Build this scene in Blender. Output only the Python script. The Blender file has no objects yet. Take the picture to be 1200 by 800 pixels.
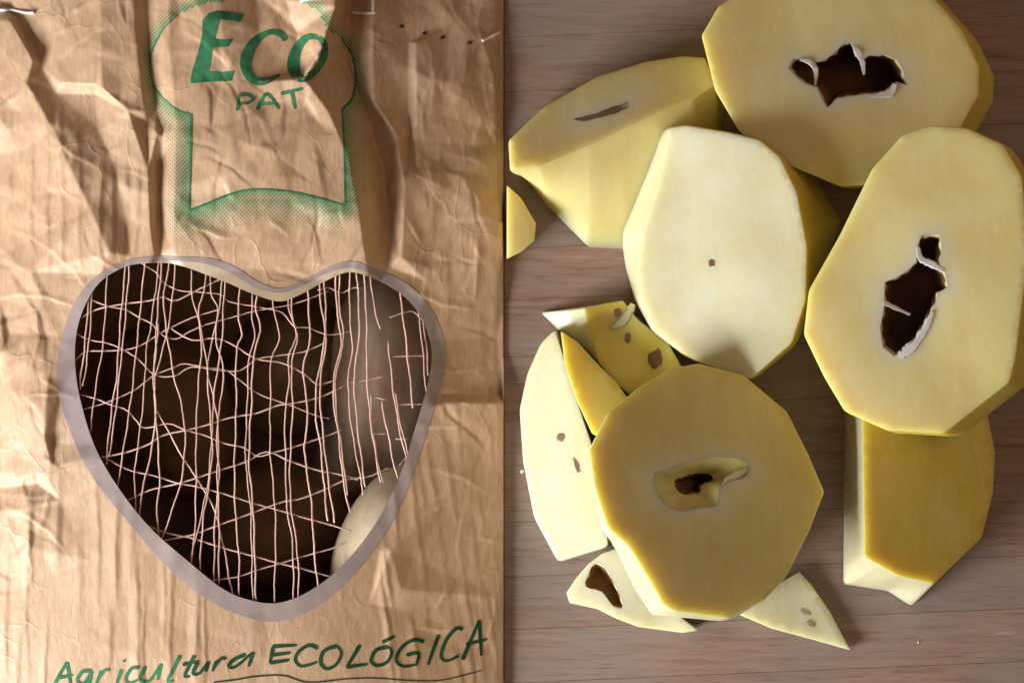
import bpy, bmesh, math, random
import numpy as np
from mathutils import Vector
from mathutils.geometry import delaunay_2d_cdt

R = math.radians
scene = bpy.context.scene
COL = scene.collection

# ------------------------------------------------------------------ camera
CAM_Z = 0.5
S = 0.36 / 1200.0            # metres per photograph pixel on the board top (z = 0)
cam_d = bpy.data.cameras.new('camera')
cam_d.lens = 50.0
cam_d.sensor_width = 36.0
cam_d.clip_start = 0.01
cam_d.clip_end = 50.0
cam = bpy.data.objects.new('camera', cam_d)
cam_d.dof.use_dof = True
cam_d.dof.focus_distance = CAM_Z - 0.026
cam_d.dof.aperture_fstop = 9.0
cam.location = (0, 0, CAM_Z)
COL.objects.link(cam)
scene.camera = cam

# ------------------------------------------------------------------ light
world = bpy.data.worlds.new('World')
scene.world = world
world.use_nodes = True
bg = world.node_tree.nodes['Background']
bg.inputs['Color'].default_value = (1.0, 0.80, 0.60, 1)
bg.inputs['Strength'].default_value = 0.165


def area(name, loc, target, size, energy, col):
    l = bpy.data.lights.new(name, 'AREA')
    l.shape = 'RECTANGLE'
    l.size, l.size_y = size
    l.energy = energy
    l.color = col
    o = bpy.data.objects.new(name, l)
    o.location = loc
    o.rotation_euler = (Vector(target) - Vector(loc)).to_track_quat('-Z', 'Y').to_euler()
    COL.objects.link(o)
    return o


# window light, low from the left; a weak warm room lamp from the right
area('window_light', (-0.72, -0.48, 0.33), (0, 0, 0), (0.46, 0.40), 18.5, (0.97, 0.99, 0.96))
area('room_lamp', (0.62, 0.26, 0.72), (-0.08, 0, 0), (0.4, 0.4), 0.85, (1.0, 0.53, 0.25))

vs = scene.view_settings
vs.view_transform = 'Standard'
vs.look = 'None'
vs.exposure = 0.0
vs.gamma = 1.0
vs.use_curve_mapping = False


# ------------------------------------------------------------------ helpers
def P(u, v, z=0.0):
    """photograph pixel + height -> world point"""
    k = S * (CAM_Z - z) / CAM_Z
    return ((u - 600.0) * k, (400.0 - v) * k, z)


def tag(o, label=None, cat=None, group=None, kind=None):
    if label: o['label'] = label
    if cat: o['category'] = cat
    if group: o['group'] = group
    if kind: o['kind'] = kind
    return o


def link(o, parent=None):
    COL.objects.link(o)
    if parent is not None:
        o.parent = parent
    return o


def empty(name, loc=(0, 0, 0)):
    # things keep world-space meshes; the Empty marks the base, children undo its offset
    o = bpy.data.objects.new(name, None)
    o.empty_display_size = 0.02
    o.location = loc
    COL.objects.link(o)
    return o


def mesh_obj(name, verts, faces, mats, parent=None, mat_idx=None, smooth=True, at=None):
    """verts in world space; the object's origin is put at `at` (or kept at the parent's)"""
    me = bpy.data.meshes.new(name)
    off = Vector((0, 0, 0))
    if parent is not None:
        p = parent
        while p is not None:
            off += p.location
            p = p.parent
    if at is not None:
        base = Vector(at)
    else:
        base = off
    verts = [(x - base.x, y - base.y, z - base.z) for x, y, z in verts]
    me.from_pydata(verts, [], faces)
    for m in (mats if isinstance(mats, (list, tuple)) else [mats]):
        me.materials.append(m)
    if mat_idx is not None:
        me.polygons.foreach_set('material_index', mat_idx)
    if smooth:
        me.polygons.foreach_set('use_smooth', [True] * len(me.polygons))
    me.update()
    o = bpy.data.objects.new(name, me)
    o.location = base - off
    link(o, parent)
    return o


def inside(poly, x, y):
    c = False
    n = len(poly)
    j = n - 1
    for i in range(n):
        xi, yi = poly[i]; xj, yj = poly[j]
        if (yi > y) != (yj > y) and x < (xj - xi) * (y - yi) / (yj - yi + 1e-12) + xi:
            c = not c
        j = i
    return c


def dens(poly, step, closed=True):
    out = []
    n = len(poly)
    for i in range(n if closed else n - 1):
        a = poly[i]; b = poly[(i + 1) % n]
        d = math.hypot(b[0] - a[0], b[1] - a[1])
        k = max(1, int(round(d / step)))
        for q in range(k):
            t = q / k
            out.append(tuple(a[m] + (b[m] - a[m]) * t for m in range(len(a))))
    if not closed:
        out.append(tuple(poly[-1]))
    return out


def catmull(pts, n=8, closed=True):
    out = []
    m = len(pts)
    rng = range(m) if closed else range(m - 1)
    for i in rng:
        if closed:
            p0, p1, p2, p3 = pts[i - 1], pts[i], pts[(i + 1) % m], pts[(i + 2) % m]
        else:
            p0, p1, p2, p3 = pts[max(i - 1, 0)], pts[i], pts[i + 1], pts[min(i + 2, m - 1)]
        for q in range(n):
            t = q / n
            out.append(tuple(0.5 * ((2 * p1[k]) + (-p0[k] + p2[k]) * t + (2 * p0[k] - 5 * p1[k] + 4 * p2[k] - p3[k]) * t * t
                                    + (-p0[k] + 3 * p1[k] - 3 * p2[k] + p3[k]) * t ** 3) for k in range(len(p1))))
    if not closed:
        out.append(tuple(pts[-1]))
    return out


def round_corners(poly, r):
    out = []
    n = len(poly)
    for i in range(n):
        a, b, c = poly[i - 1], poly[i], poly[(i + 1) % n]
        la = math.hypot(a[0] - b[0], a[1] - b[1]); lc = math.hypot(c[0] - b[0], c[1] - b[1])
        ra = min(r, la * 0.4); rc = min(r, lc * 0.4)
        p = (b[0] + (a[0] - b[0]) * ra / la, b[1] + (a[1] - b[1]) * ra / la)
        q = (b[0] + (c[0] - b[0]) * rc / lc, b[1] + (c[1] - b[1]) * rc / lc)
        for t in (0.0, 0.25, 0.5, 0.75, 1.0):
            out.append(((1 - t) ** 2 * p[0] + 2 * t * (1 - t) * b[0] + t * t * q[0],
                        (1 - t) ** 2 * p[1] + 2 * t * (1 - t) * b[1] + t * t * q[1]))
    return out


def fill(poly, step, hole=None):
    """triangulate a polygon (with optional hole) with interior points; returns pts, tris.
    the first len(poly) points are the outline, the next len(hole) the hole"""
    pts = list(poly)
    edges = [(i, (i + 1) % len(poly)) for i in range(len(poly))]
    if hole:
        n0 = len(pts)
        pts += list(hole)
        edges += [(n0 + i, n0 + (i + 1) % len(hole)) for i in range(len(hole))]
    xs = [p[0] for p in poly]; ys = [p[1] for p in poly]
    y = min(ys) + step * 0.5
    row = 0
    bpts = np.array(pts)
    while y < max(ys):
        x = min(xs) + step * (0.5 if row % 2 else 0.25)
        while x < max(xs):
            if inside(poly, x, y) and not (hole and inside(hole, x, y)):
                if ((bpts[:, 0] - x) ** 2 + (bpts[:, 1] - y) ** 2).min() > (0.45 * step) ** 2:
                    pts.append((x, y))
            x += step
        y += step * 0.87
        row += 1
    v, e, f, ov, oe, of = delaunay_2d_cdt([Vector(p) for p in pts], edges, [], 0, 1e-5)
    tris = []
    for t in f:
        cx = sum(v[i][0] for i in t) / 3; cy = sum(v[i][1] for i in t) / 3
        if inside(poly, cx, cy) and not (hole and inside(hole, cx, cy)):
            tris.append(tuple(t))
    return [tuple(p) for p in v], tris


# ------------------------------------------------------------------ materials
def new_mat(name):
    m = bpy.data.materials.new(name)
    m.use_nodes = True
    nt = m.node_tree
    return m, nt, nt.nodes['Principled BSDF']


def N(nt, t, **kw):
    n = nt.nodes.new(t)
    for k, v in kw.items():
        if k in n.inputs:
            n.inputs[k].default_value = v
        else:
            setattr(n, k, v)
    return n


def ramp(nt, fac, stops):
    r = nt.nodes.new('ShaderNodeValToRGB')
    el = r.color_ramp.elements
    while len(el) > 1:
        el.remove(el[-1])
    el[0].position = stops[0][0]; el[0].color = (*stops[0][1], 1)
    for p, c in stops[1:]:
        e = el.new(p); e.color = (*c, 1)
    nt.links.new(fac, r.inputs[0])
    return r.outputs[0]


def coords(nt, scale=(1, 1, 1), rot=(0, 0, 0), obj=False):
    if obj:
        tc = nt.nodes.new('ShaderNodeTexCoord').outputs['Object']
    else:
        tc = nt.nodes.new('ShaderNodeNewGeometry').outputs['Position']
    mp = nt.nodes.new('ShaderNodeMapping')
    mp.inputs['Scale'].default_value = scale
    mp.inputs['Rotation'].default_value = rot
    nt.links.new(tc, mp.inputs[0])
    return mp.outputs[0]


def noise(nt, vec, scale, detail=4, rough=0.5, dist=0.0):
    n = N(nt, 'ShaderNodeTexNoise', Scale=scale, Detail=detail, Roughness=rough, Distortion=dist)
    nt.links.new(vec, n.inputs['Vector'])
    return n.outputs[0]


def mixc(nt, fac, a, b, mode='MIX'):
    m = nt.nodes.new('ShaderNodeMix')
    m.data_type = 'RGBA'; m.blend_type = mode
    for val, sock in ((fac, m.inputs[0]), (a, m.inputs[6]), (b, m.inputs[7])):
        if hasattr(val, 'links') or hasattr(val, 'is_linked'):
            nt.links.new(val, sock)
        else:
            sock.default_value = val if not isinstance(val, tuple) else (*val, 1)
    return m.outputs[2]


def bump(nt, bsdf, h, strength, dist, prev=None):
    b = N(nt, 'ShaderNodeBump', Strength=strength, Distance=dist)
    nt.links.new(h, b.inputs['Height'])
    if prev: nt.links.new(prev, b.inputs['Normal'])
    nt.links.new(b.outputs[0], bsdf.inputs['Normal'])
    return b.outputs[0]


def mat_paper(name, base, dark, light):
    m, nt, b = new_mat(name)
    c = coords(nt)
    big = noise(nt, c, 28, 5, 0.6)
    col = ramp(nt, big, [(0.3, dark), (0.55, base), (0.75, light)])
    fib = noise(nt, coords(nt, (1, 0.25, 1)), 900, 4, 0.6)
    col = mixc(nt, 0.35, col, ramp(nt, fib, [(0.35, (0.55, 0.5, 0.46)), (0.65, (1, 1, 1))]), 'MULTIPLY')
    nt.links.new(col, b.inputs['Base Color'])
    b.inputs['Roughness'].default_value = 0.52
    b.inputs['Specular IOR Level'].default_value = 0.45
    b1 = bump(nt, b, noise(nt, coords(nt, (1, 0.3, 1)), 420, 5, 0.65), 0.3, 0.0005)
    bump(nt, b, noise(nt, coords(nt, (1.0, 0.55, 1)), 120, 4, 0.6, 0.6), 0.14, 0.0014, b1)
    # fine sharp creases, only where the sheet has been crushed
    wv = nt.nodes.new('ShaderNodeVectorMath'); wv.operation = 'MULTIPLY_ADD'
    nz = N(nt, 'ShaderNodeTexNoise', Scale=30.0, Detail=3.0)
    nt.links.new(c, nz.inputs['Vector'])
    nt.links.new(nz.outputs['Color'], wv.inputs[0]); wv.inputs[1].default_value = (0.03, 0.03, 0.0)
    nt.links.new(coords(nt, (1.0, 0.62, 0.0)), wv.inputs[2])
    vo = N(nt, 'ShaderNodeTexVoronoi', Scale=75.0, feature='DISTANCE_TO_EDGE')
    nt.links.new(wv.outputs[0], vo.inputs['Vector'])
    cr = ramp(nt, vo.outputs['Distance'], [(0.0, (1,) * 3), (0.035, (0.25,) * 3), (0.12, (0,) * 3)])
    mk = ramp(nt, noise(nt, c, 22, 3, 0.6), [(0.42, (0,) * 3), (0.6, (1,) * 3)])
    cm = mixc(nt, 1.0, cr, mk, 'MULTIPLY')
    last = [n for n in nt.nodes if n.type == 'BUMP'][-1]
    bump(nt, b, cm, 0.22, 0.0007, last.outputs[0])
    return m


M_PAPER = mat_paper('kraft_paper', (0.575, 0.375, 0.24), (0.51, 0.315, 0.19), (0.62, 0.43, 0.295))


def mat_simple(name, col, rough=0.6, var=0.12, scale=200, spec=0.4, bs=0.0):
    m, nt, b = new_mat(name)
    n = noise(nt, coords(nt), scale, 4, 0.6)
    lo = tuple(x * (1 - var) for x in col); hi = tuple(min(1, x * (1 + var)) for x in col)
    nt.links.new(ramp(nt, n, [(0.3, lo), (0.7, hi)]), b.inputs['Base Color'])
    b.inputs['Roughness'].default_value = rough
    b.inputs['Specular IOR Level'].default_value = spec
    b.inputs['Coat Weight'].default_value = 0.25 if spec > 0.3 else 0.0
    b.inputs['Coat Roughness'].default_value = 0.18
    if bs: bump(nt, b, n, bs, 0.0008)
    return m


M_INK = mat_simple('green_ink', (0.035, 0.165, 0.075), 0.7, 0.4, 260, 0.2)
M_INKD = mat_simple('dark_green_ink', (0.012, 0.062, 0.026), 0.7, 0.5, 260, 0.2)
M_DOT = mat_simple('green_halftone_ink', (0.10, 0.27, 0.13), 0.6, 0.2, 260)
M_RING = mat_simple('mauve_grey_print', (0.335, 0.26, 0.252), 0.7, 0.16, 90, 0.25, 0.15)
M_LIP = mat_simple('inner_kraft_layer', (0.52, 0.40, 0.28), 0.6, 0.15, 120)
M_THREAD = mat_simple('pinkish_net_thread', (0.72, 0.46, 0.40), 0.5, 0.28, 160)
M_STITCH = mat_simple('white_sewing_thread', (0.85, 0.80, 0.78), 0.5, 0.1, 300)
M_HOLE = mat_simple('needle_hole_dark', (0.03, 0.016, 0.01), 0.9, 0.2, 300)
M_TABLE = mat_simple('table_top', (0.16, 0.11, 0.08), 0.6, 0.2, 30)
M_CRUMB = mat_simple('starch_crumb', (0.75, 0.70, 0.58), 0.7, 0.1, 300)

# plastic film: mostly see-through with cloudiness and reflected sheen painted as opacity
M_FILM, nt, b = new_mat('cloudy_film')
b.inputs['Base Color'].default_value = (0.62, 0.44, 0.34, 1)
b.inputs['Roughness'].default_value = 0.35
al = ramp(nt, noise(nt, coords(nt, (1, 0.25, 1)), 55, 3, 0.6, 0.4), [(0.3, (0.02,) * 3), (0.72, (0.55,) * 3)])
at = N(nt, 'ShaderNodeAttribute', attribute_name='haze')
mu = N(nt, 'ShaderNodeMath', operation='MULTIPLY')
nt.links.new(al, mu.inputs[0]); nt.links.new(at.outputs['Fac'], mu.inputs[1])
nt.links.new(mu.outputs[0], b.inputs['Alpha'])


def mat_flesh(name, cols, sss=0.75, rough=0.36, spec=0.42):
    m, nt, b = new_mat(name)
    c = coords(nt)
    n1 = noise(nt, c, 55, 4, 0.55)
    col = ramp(nt, n1, [(0.28, cols[0]), (0.5, cols[1]), (0.74, cols[2])])
    at = N(nt, 'ShaderNodeAttribute', attribute_name='rim')
    # yellower flesh just under the peel and a faint translucent vascular ring
    mrn = nt.nodes.new('ShaderNodeMapRange'); mrn.inputs[2].default_value = 40.0
    wob = N(nt, 'ShaderNodeMath', operation='MULTIPLY_ADD'); wob.inputs[1].default_value = 9.0
    nt.links.new(noise(nt, c, 60, 3, 0.6), wob.inputs[0]); nt.links.new(at.outputs['Fac'], wob.inputs[2])
    nt.links.new(wob.outputs[0], mrn.inputs[0])
    rf = ramp(nt, mrn.outputs[0], [(0.1, (0.25,) * 3), (0.36, (0.10,) * 3), (0.45, (0.22,) * 3), (0.54, (0.06,) * 3), (0.95, (0.0,) * 3)])
    col = mixc(nt, rf, col, tuple(x * y for x, y in zip(cols[0], (1.0, 0.94, 0.72))))
    ac = N(nt, 'ShaderNodeAttribute', attribute_name='core')
    col = mixc(nt, ac.outputs['Fac'], col, (0.70, 0.655, 0.55))
    n2 = noise(nt, c, 420, 3, 0.6)
    col = mixc(nt, 0.07, col, ramp(nt, n2, [(0.35, (0.72, 0.68, 0.55)), (0.65, (1, 1, 1))]), 'MULTIPLY')
    nt.links.new(col, b.inputs['Base Color'])
    b.inputs['Subsurface Weight'].default_value = sss
    b.inputs['Subsurface Radius'].default_value = (0.0105, 0.0085, 0.0024)
    b.inputs['Subsurface Scale'].default_value = 1.0
    nr = nt.nodes.new('ShaderNodeMapRange')
    nr.inputs[3].default_value = rough - 0.1; nr.inputs[4].default_value = rough + 0.16
    nt.links.new(noise(nt, c, 90, 4, 0.6), nr.inputs[0])
    nt.links.new(nr.outputs[0], b.inputs['Roughness'])
    b.inputs['Specular IOR Level'].default_value = spec
    b1 = bump(nt, b, noise(nt, coords(nt, (1, 0.5, 1), (0, 0, 0.6)), 70, 3, 0.5, 0.3), 0.3, 0.0016)
    bump(nt, b, noise(nt, c, 500, 3, 0.6), 0.12, 0.0003, b1)
    return m


M_FLESH = mat_flesh('potato_flesh', [(0.68, 0.57, 0.23), (0.71, 0.615, 0.295), (0.73, 0.66, 0.37)])
M_GOLD = mat_flesh('golden_potato_flesh', [(0.60, 0.51, 0.16), (0.635, 0.55, 0.21), (0.66, 0.59, 0.28)], 0.85)
M_PALE = mat_flesh('pale_potato_flesh', [(0.70, 0.65, 0.40), (0.73, 0.69, 0.48), (0.76, 0.74, 0.57)], 0.6, 0.26)
M_PEEL_SHADE = mat_flesh('peeled_and_shaded_side', [(0.62, 0.47, 0.07), (0.68, 0.545, 0.11), (0.72, 0.60, 0.20)], 0.8)  # yellow of peeled sides, deepened to stand for shade
M_STARCH = mat_flesh('white_starchy_shred', [(0.68, 0.64, 0.64), (0.76, 0.72, 0.73), (0.82, 0.79, 0.79)], 0.15)
M_HOLLOW = mat_flesh('brown_hollow_heart', [(0.07, 0.03, 0.02), (0.13, 0.06, 0.035), (0.30, 0.15, 0.06)], 0.05, 0.75, 0.12)
M_EYE = mat_flesh('brown_potato_eye', [(0.10, 0.045, 0.025), (0.20, 0.10, 0.05), (0.34, 0.2, 0.09)], 0.2, 0.5)
M_TAN = mat_flesh('tan_rot', [(0.14, 0.055, 0.02), (0.30, 0.14, 0.035), (0.46, 0.27, 0.09)], 0.3, 0.5)
M_MARK = mat_flesh('grey_brown_mark', [(0.34, 0.27, 0.15), (0.44, 0.37, 0.22), (0.55, 0.48, 0.32)], 0.5, 0.4)


def mat_skin(name, cols, speck=0.7, rough=0.4):
    m, nt, b = new_mat(name)
    c = coords(nt)
    col = ramp(nt, noise(nt, c, 60, 6, 0.65), [(0.3, cols[0]), (0.55, cols[1]), (0.75, cols[2])])
    v = noise(nt, c, 260, 3, 0.7)
    col = mixc(nt, ramp(nt, v, [(0.66, (0,) * 3), (0.74, (speck,) * 3)]), col, tuple(x * 0.35 for x in cols[0]))
    nt.links.new(col, b.inputs['Base Color'])
    b.inputs['Roughness'].default_value = 0.7
    bump(nt, b, noise(nt, c, 180, 5, 0.65), rough, 0.002)
    return m


M_SKIN_SHADE = mat_skin('shade_dark_potato_skin', [(0.10, 0.055, 0.03), (0.17, 0.095, 0.05), (0.24, 0.14, 0.075)])  # skin colour darkened to stand for the shade inside the bag
M_SKIN_LIT = mat_skin('lit_pale_potato_skin', [(0.66, 0.50, 0.34), (0.78, 0.62, 0.44), (0.83, 0.69, 0.52)], 0.2, 0.12)  # potato skin lightened to read as lit behind the net


def mat_wood(i, tone):
    m, nt, b = new_mat('bamboo_stave_wood')
    off = i * 3.71
    tc = nt.nodes.new('ShaderNodeTexCoord').outputs['Object']
    mp = nt.nodes.new('ShaderNodeMapping')
    mp.inputs['Location'].default_value = (off, off * 0.7, 0)
    mp.inputs['Scale'].default_value = (0.09, 1, 1)
    nt.links.new(tc, mp.inputs[0])
    g = noise(nt, mp.outputs[0], 420, 6, 0.7, 0.3)
    mp2 = nt.nodes.new('ShaderNodeMapping')
    mp2.inputs['Location'].default_value = (off * 2, off, 0)
    mp2.inputs['Scale'].default_value = (0.5, 1, 1)
    nt.links.new(tc, mp2.inputs[0])
    g2 = noise(nt, mp2.outputs[0], 42, 4, 0.6, 0.3)
    base = np.array((0.268, 0.168, 0.132)) * tone
    col = ramp(nt, g, [(0.28, tuple(base * 0.64)), (0.48, tuple(base * 1.0)), (0.72, tuple(base * 1.3 + 0.012))])
    # grey, worn patches over redder wood
    col = mixc(nt, ramp(nt, g2, [(0.36, (0,) * 3), (0.60, (0.7,) * 3)]), col, tuple(np.array((0.245, 0.200, 0.183)) * tone))
    # dark pores
    mp3 = nt.nodes.new('ShaderNodeMapping')
    mp3.inputs['Location'].default_value = (off, off, 0)
    mp3.inputs['Scale'].default_value = (0.05, 1, 1)
    nt.links.new(tc, mp3.inputs[0])
    g3 = noise(nt, mp3.outputs[0], 950, 3, 0.6)
    col = mixc(nt, ramp(nt, g3, [(0.60, (0,) * 3), (0.70, (0.55,) * 3)]), col, tuple(base * 0.35))
    mp4 = nt.nodes.new('ShaderNodeMapping')
    mp4.inputs['Rotation'].default_value = (0, 0, R(-58))
    mp4.inputs['Scale'].default_value = (0.10, 1, 1)
    nt.links.new(tc, mp4.inputs[0])
    g4 = noise(nt, mp4.outputs[0], 620, 2, 0.5)
    col = mixc(nt, ramp(nt, g4, [(0.735, (0,) * 3), (0.77, (0.6,) * 3)]), col, (0.42, 0.36, 0.33))
    nt.links.new(col, b.inputs['Base Color'])
    b.inputs['Roughness'].default_value = 0.5
    b.inputs['Specular IOR Level'].default_value = 0.35
    bump(nt, b, g, 0.35, 0.0008)
    return m


# ------------------------------------------------------------------ table and cutting board
DEPTH = -0.078  # bag depth and board thickness made up to keep the inside shaded
table = mesh_obj('table', [(-0.9, -0.7, DEPTH), (0.9, -0.7, DEPTH), (0.9, 0.7, DEPTH), (-0.9, 0.7, DEPTH)], [(0, 1, 2, 3)], M_TABLE, smooth=False)
tag(table, kind='structure')

rng = random.Random(7)
board = empty('cutting_board', (0.12, 0.0, DEPTH))
tag(board, 'thick worn reddish brown wooden cutting board under the potato pieces', 'cutting board')
tilt = R(2.4)
ci, si = math.cos(tilt), math.sin(tilt)
rows = [-150, -86, -20, 44, 108, 170, 232, 292, 352, 418, 482, 546, 612, 676, 738, 800, 866, 930]
x0b = 590.9
mats = [mat_wood(i, t) for i, t in enumerate((1.0, 1.12, 0.95, 1.16, 1.06, 0.9))]
for i in range(len(rows) - 1):
    v0, v1 = rows[i], rows[i + 1]
    cuts = [x0b, 1330]
    for k in range(1):
        u0, u1 = cuts[k], cuts[k + 1]
        g = 0.06
        pts = []
        for (uu, vv) in ((u0 + g, v0 + g), (u1 - g, v0 + g), (u1 - g, v1 - g), (u0 + g, v1 - g)):
            # rows climb gently to the right; left ends stay on the board's straight edge
            pts.append((uu, vv - (uu - x0b) * si))
        dz = -rng.random() * 0.00008
        ch = 0.3
        top, mid, bot = [], [], []
        cu = sum(p[0] for p in pts) / 4; cv = sum(p[1] for p in pts) / 4
        for (uu, vv) in pts:
            su = 1 if uu < cu else -1; sv = 1 if vv < cv else -1
            top.append(P(uu + su * ch, vv + sv * ch, 0) [:2] + (dz,))
            mid.append(P(uu, vv, 0)[:2] + (dz - 0.00015,))
            bot.append(P(uu, vv, 0)[:2] + (DEPTH,))
        V = top + mid + bot
        F = [(3, 2, 1, 0)]
        for a in range(4):
            c = (a + 1) % 4
            F += [(a, c, 4 + c, 4 + a), (4 + a, 4 + c, 8 + c, 8 + a)]
        F.append((8, 9, 10, 11))
        mesh_obj('stave', V, F, mats[rng.randrange(6)], board, smooth=False)

# ------------------------------------------------------------------ the paper bag: a crumpled sheet as real relief
U0, U1, V0, V1, ST = -120.0, 590.0, -110.0, 920.0, 1.7
NU = int((U1 - U0) / ST) + 1
NV = int((V1 - V0) / ST) + 1
gu = np.linspace(U0, U1, NU)
gv = np.linspace(V0, V1, NV)
GU, GV = np.meshgrid(gu, gv)


def raster(pts, edges=()):
    """linear interpolation of (u,v,h) points on their (constrained) Delaunay triangulation"""
    v, e, f, ov, oe, of = delaunay_2d_cdt([Vector((p[0], p[1])) for p in pts], list(edges), [], 0, 1e-4)
    hh = []
    for i, q in enumerate(v):
        src = ov[i]
        if src:
            hh.append(sum(pts[k][2] for k in src) / len(src))
        else:
            d = sorted(((q[0] - p[0]) ** 2 + (q[1] - p[1]) ** 2, p[2]) for p in pts)[:2]
            hh.append((d[0][1] + d[1][1]) / 2)
    H = np.zeros((NV, NU))
    du = gu[1] - gu[0]; dv = gv[1] - gv[0]
    for t in f:
        (ax, ay), (bx, by), (cx, cy) = [v[i] for i in t]
        den = (by - cy) * (ax - cx) + (cx - bx) * (ay - cy)
        if abs(den) < 1e-9: continue
        i0 = max(0, int((min(ax, bx, cx) - U0) / du)); i1 = min(NU, int((max(ax, bx, cx) - U0) / du) + 2)
        j0 = max(0, int((min(ay, by, cy) - V0) / dv)); j1 = min(NV, int((max(ay, by, cy) - V0) / dv) + 2)
        if i1 <= i0 or j1 <= j0: continue
        X = GU[j0:j1, i0:i1]; Y = GV[j0:j1, i0:i1]
        a = ((by - cy) * (X - cx) + (cx - bx) * (Y - cy)) / den
        bb = ((cy - ay) * (X - cx) + (ax - cx) * (Y - cy)) / den
        c = 1 - a - bb
        msk = (a >= -1e-6) & (bb >= -1e-6) & (c >= -1e-6)
        val = a * hh[t[0]] + bb * hh[t[1]] + c * hh[t[2]]
        H[j0:j1, i0:i1][msk] = val[msk]
    return H


def blur(H, n):
    for _ in range(n):
        Q = np.pad(H, 1, mode='edge')
        H = (Q[:-2, 1:-1] + Q[2:, 1:-1] + Q[1:-1, :-2] + Q[1:-1, 2:] + 2 * Q[1:-1, 1:-1]) / 6
    return H


def facets(seed, cell, amp):
    r = random.Random(seed)
    pts = []
    v = V0 - cell
    while v < V1 + cell * 2:
        u = U0 - cell
        while u < U1 + cell * 2:
            pts.append((u + r.uniform(-.48, .48) * cell, v + r.uniform(-.48, .48) * cell * 1.5, r.uniform(-1, 1) * amp))
            u += cell
        v += cell * 1.5
    return raster(pts)


# fold lines, heights in photograph pixels (0.3 mm)
FOLDS = [
    [(172, -110, -4), (172, 0, -5), (173, 60, -5), (183, 130, -5), (186, 200, -6), (187, 260, -6), (188, 298, -2)],
    [(152, -110, 3), (158, 30, 2), (170, 130, 3), (174, 200, 4), (176, 260, 5), (181, 296, 2)],
    [(198, -110, 4), (198, 60, 6), (206, 150, 8), (204, 220, 8), (202, 290, 3)],
    [(250, -110, 4), (262, 60, 12), (270, 110, 9), (285, 200, 13), (290, 295, 4)],
    [(300, 0, 5), (306, 50, 6), (298, 95, 10), (318, 150, 15), (340, 230, 12), (350, 300, 3)],
    [(335, 0, 10), (348, 40, 4), (352, 85, 6)],
    [(398, -110, 18), (394, 8, 27), (377, 55, 28), (356, 92, 24), (385, 130, 18), (408, 180, 17), (420, 240, 16), (430, 308, 6)],
    [(416, -110, -7), (409, 15, -12), (404, 70, -8), (428, 130, -9), (450, 200, -10), (455, 260, -10), (455, 312, -3)],
    [(436, -110, 4), (436, 60, 5), (438, 118, 3), (466, 160, 3), (474, 210, 5), (470, 300, 3)],
    [(479, 50, -2), (479, 150, -4), (476, 185, -3)],
    [(487, 50, 2), (487, 150, 2), (492, 200, 3)],
    [(62, -60, -2), (58, 20, 0), (70, 98, 2), (112, 99, 4)],
    [(117, -110, 5), (117, 0, 6), (118, 70, 6), (119, 104, 8), (150, 130, 8), (190, 160, 3)],
    [(66, 110, -5), (112, 110, -5), (114, 150, -3), (112, 182, 1)],
    [(-20, 24, 0), (14, 25, 3), (40, 70, 5), (30, 98, 3)],
    [(16, 18, -6), (48, 76, -4), (60, 100, -5)],
    [(62, 150, 4), (76, 185, 8), (106, 245, 11), (128, 296, 9), (118, 322, 3)],
    [(132, 190, 0), (146, 250, 1), (154, 300, 1)],
    [(34, 318, 2), (48, 345, 3), (40, 392, 2), (5, 412, 2)],
    [(26, 330, -2), (30, 360, -3), (10, 392, -4)],
    [(40, 398, 3), (56, 440, 5), (52, 505, 6), (62, 545, 4)],
    [(12, 455, 0), (14, 520, -2), (44, 552, 2), (50, 556, 3)],
    [(0, 572, -6), (44, 566, -2), (70, 585, 1)],
    [(-40, 600, -2), (28, 596, 5), (34, 640, 4), (20, 690, 0)],
    [(514, 92, 2), (521, 136, -2), (560, 108, 2), (580, 96, 5)],
    [(546, 205, 4), (568, 245, 5), (589, 270, 7)],
    [(589, 215, 1), (575, 225, 0)],
    [(504, 474, 3), (545, 471, 5), (590, 472, 6)],
    [(515, 464, -1), (550, 461, -3), (589, 463, -3)],
    [(512, 400, -4), (590, 395, -6)],
    [(447, 640, 0), (458, 645, 4), (470, 690, 3), (472, 715, 0)],
]
pts, edges = [], []
for line in FOLDS:
    base = len(pts)
    pts += line
    edges += [(base + i, base + i + 1) for i in range(len(line) - 1)]
# quiet anchors around the window and in the lower part
ANCH = [(-120, -110, -6), (590, -110, 0), (-120, 920, -8), (590, 920, 0), (-120, 150, -14), (-120, 260, -16), (-120, 420, -10), (-120, 560, -14), (-120, 700, -6),
        (0, 200, -11), (0, 300, -12), (0, 350, -8), (0, 440, -4), (0, 500, -7), (0, 0, -9), (40, -60, -5),
        (560, 30, 2), (530, 30, -1), (590, 60, 0), (590, 160, 1), (530, 180, 1), (520, 250, 2), (530, 330, 1), (590, 340, 0), (500, 330, 0),
        (550, 520, 1), (590, 560, 1), (540, 620, 0), (590, 700, 0), (520, 760, 0), (590, 800, 0)]
for a in range(0, 360, 18):
    ANCH.append((295 + 235 * math.cos(R(a)), 520 + 232 * math.sin(R(a)) if math.sin(R(a)) > -0.3 else 520 + 205 * math.sin(R(a)), 0))
rr = random.Random(3)
for u in range(-60, 600, 90):
    for v in range(765, 920, 60):
        ANCH.append((u + rr.uniform(-20, 20), v + rr.uniform(-15, 15), rr.uniform(-1.5, 1.5)))
for u, v in ((150, 400), (250, 420), (350, 420), (420, 420), (200, 520), (300, 540), (400, 520), (300, 640)):
    ANCH.append((u, v, 0))
pts += ANCH
H = blur(raster(pts, edges) * 1.6, 1)

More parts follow.
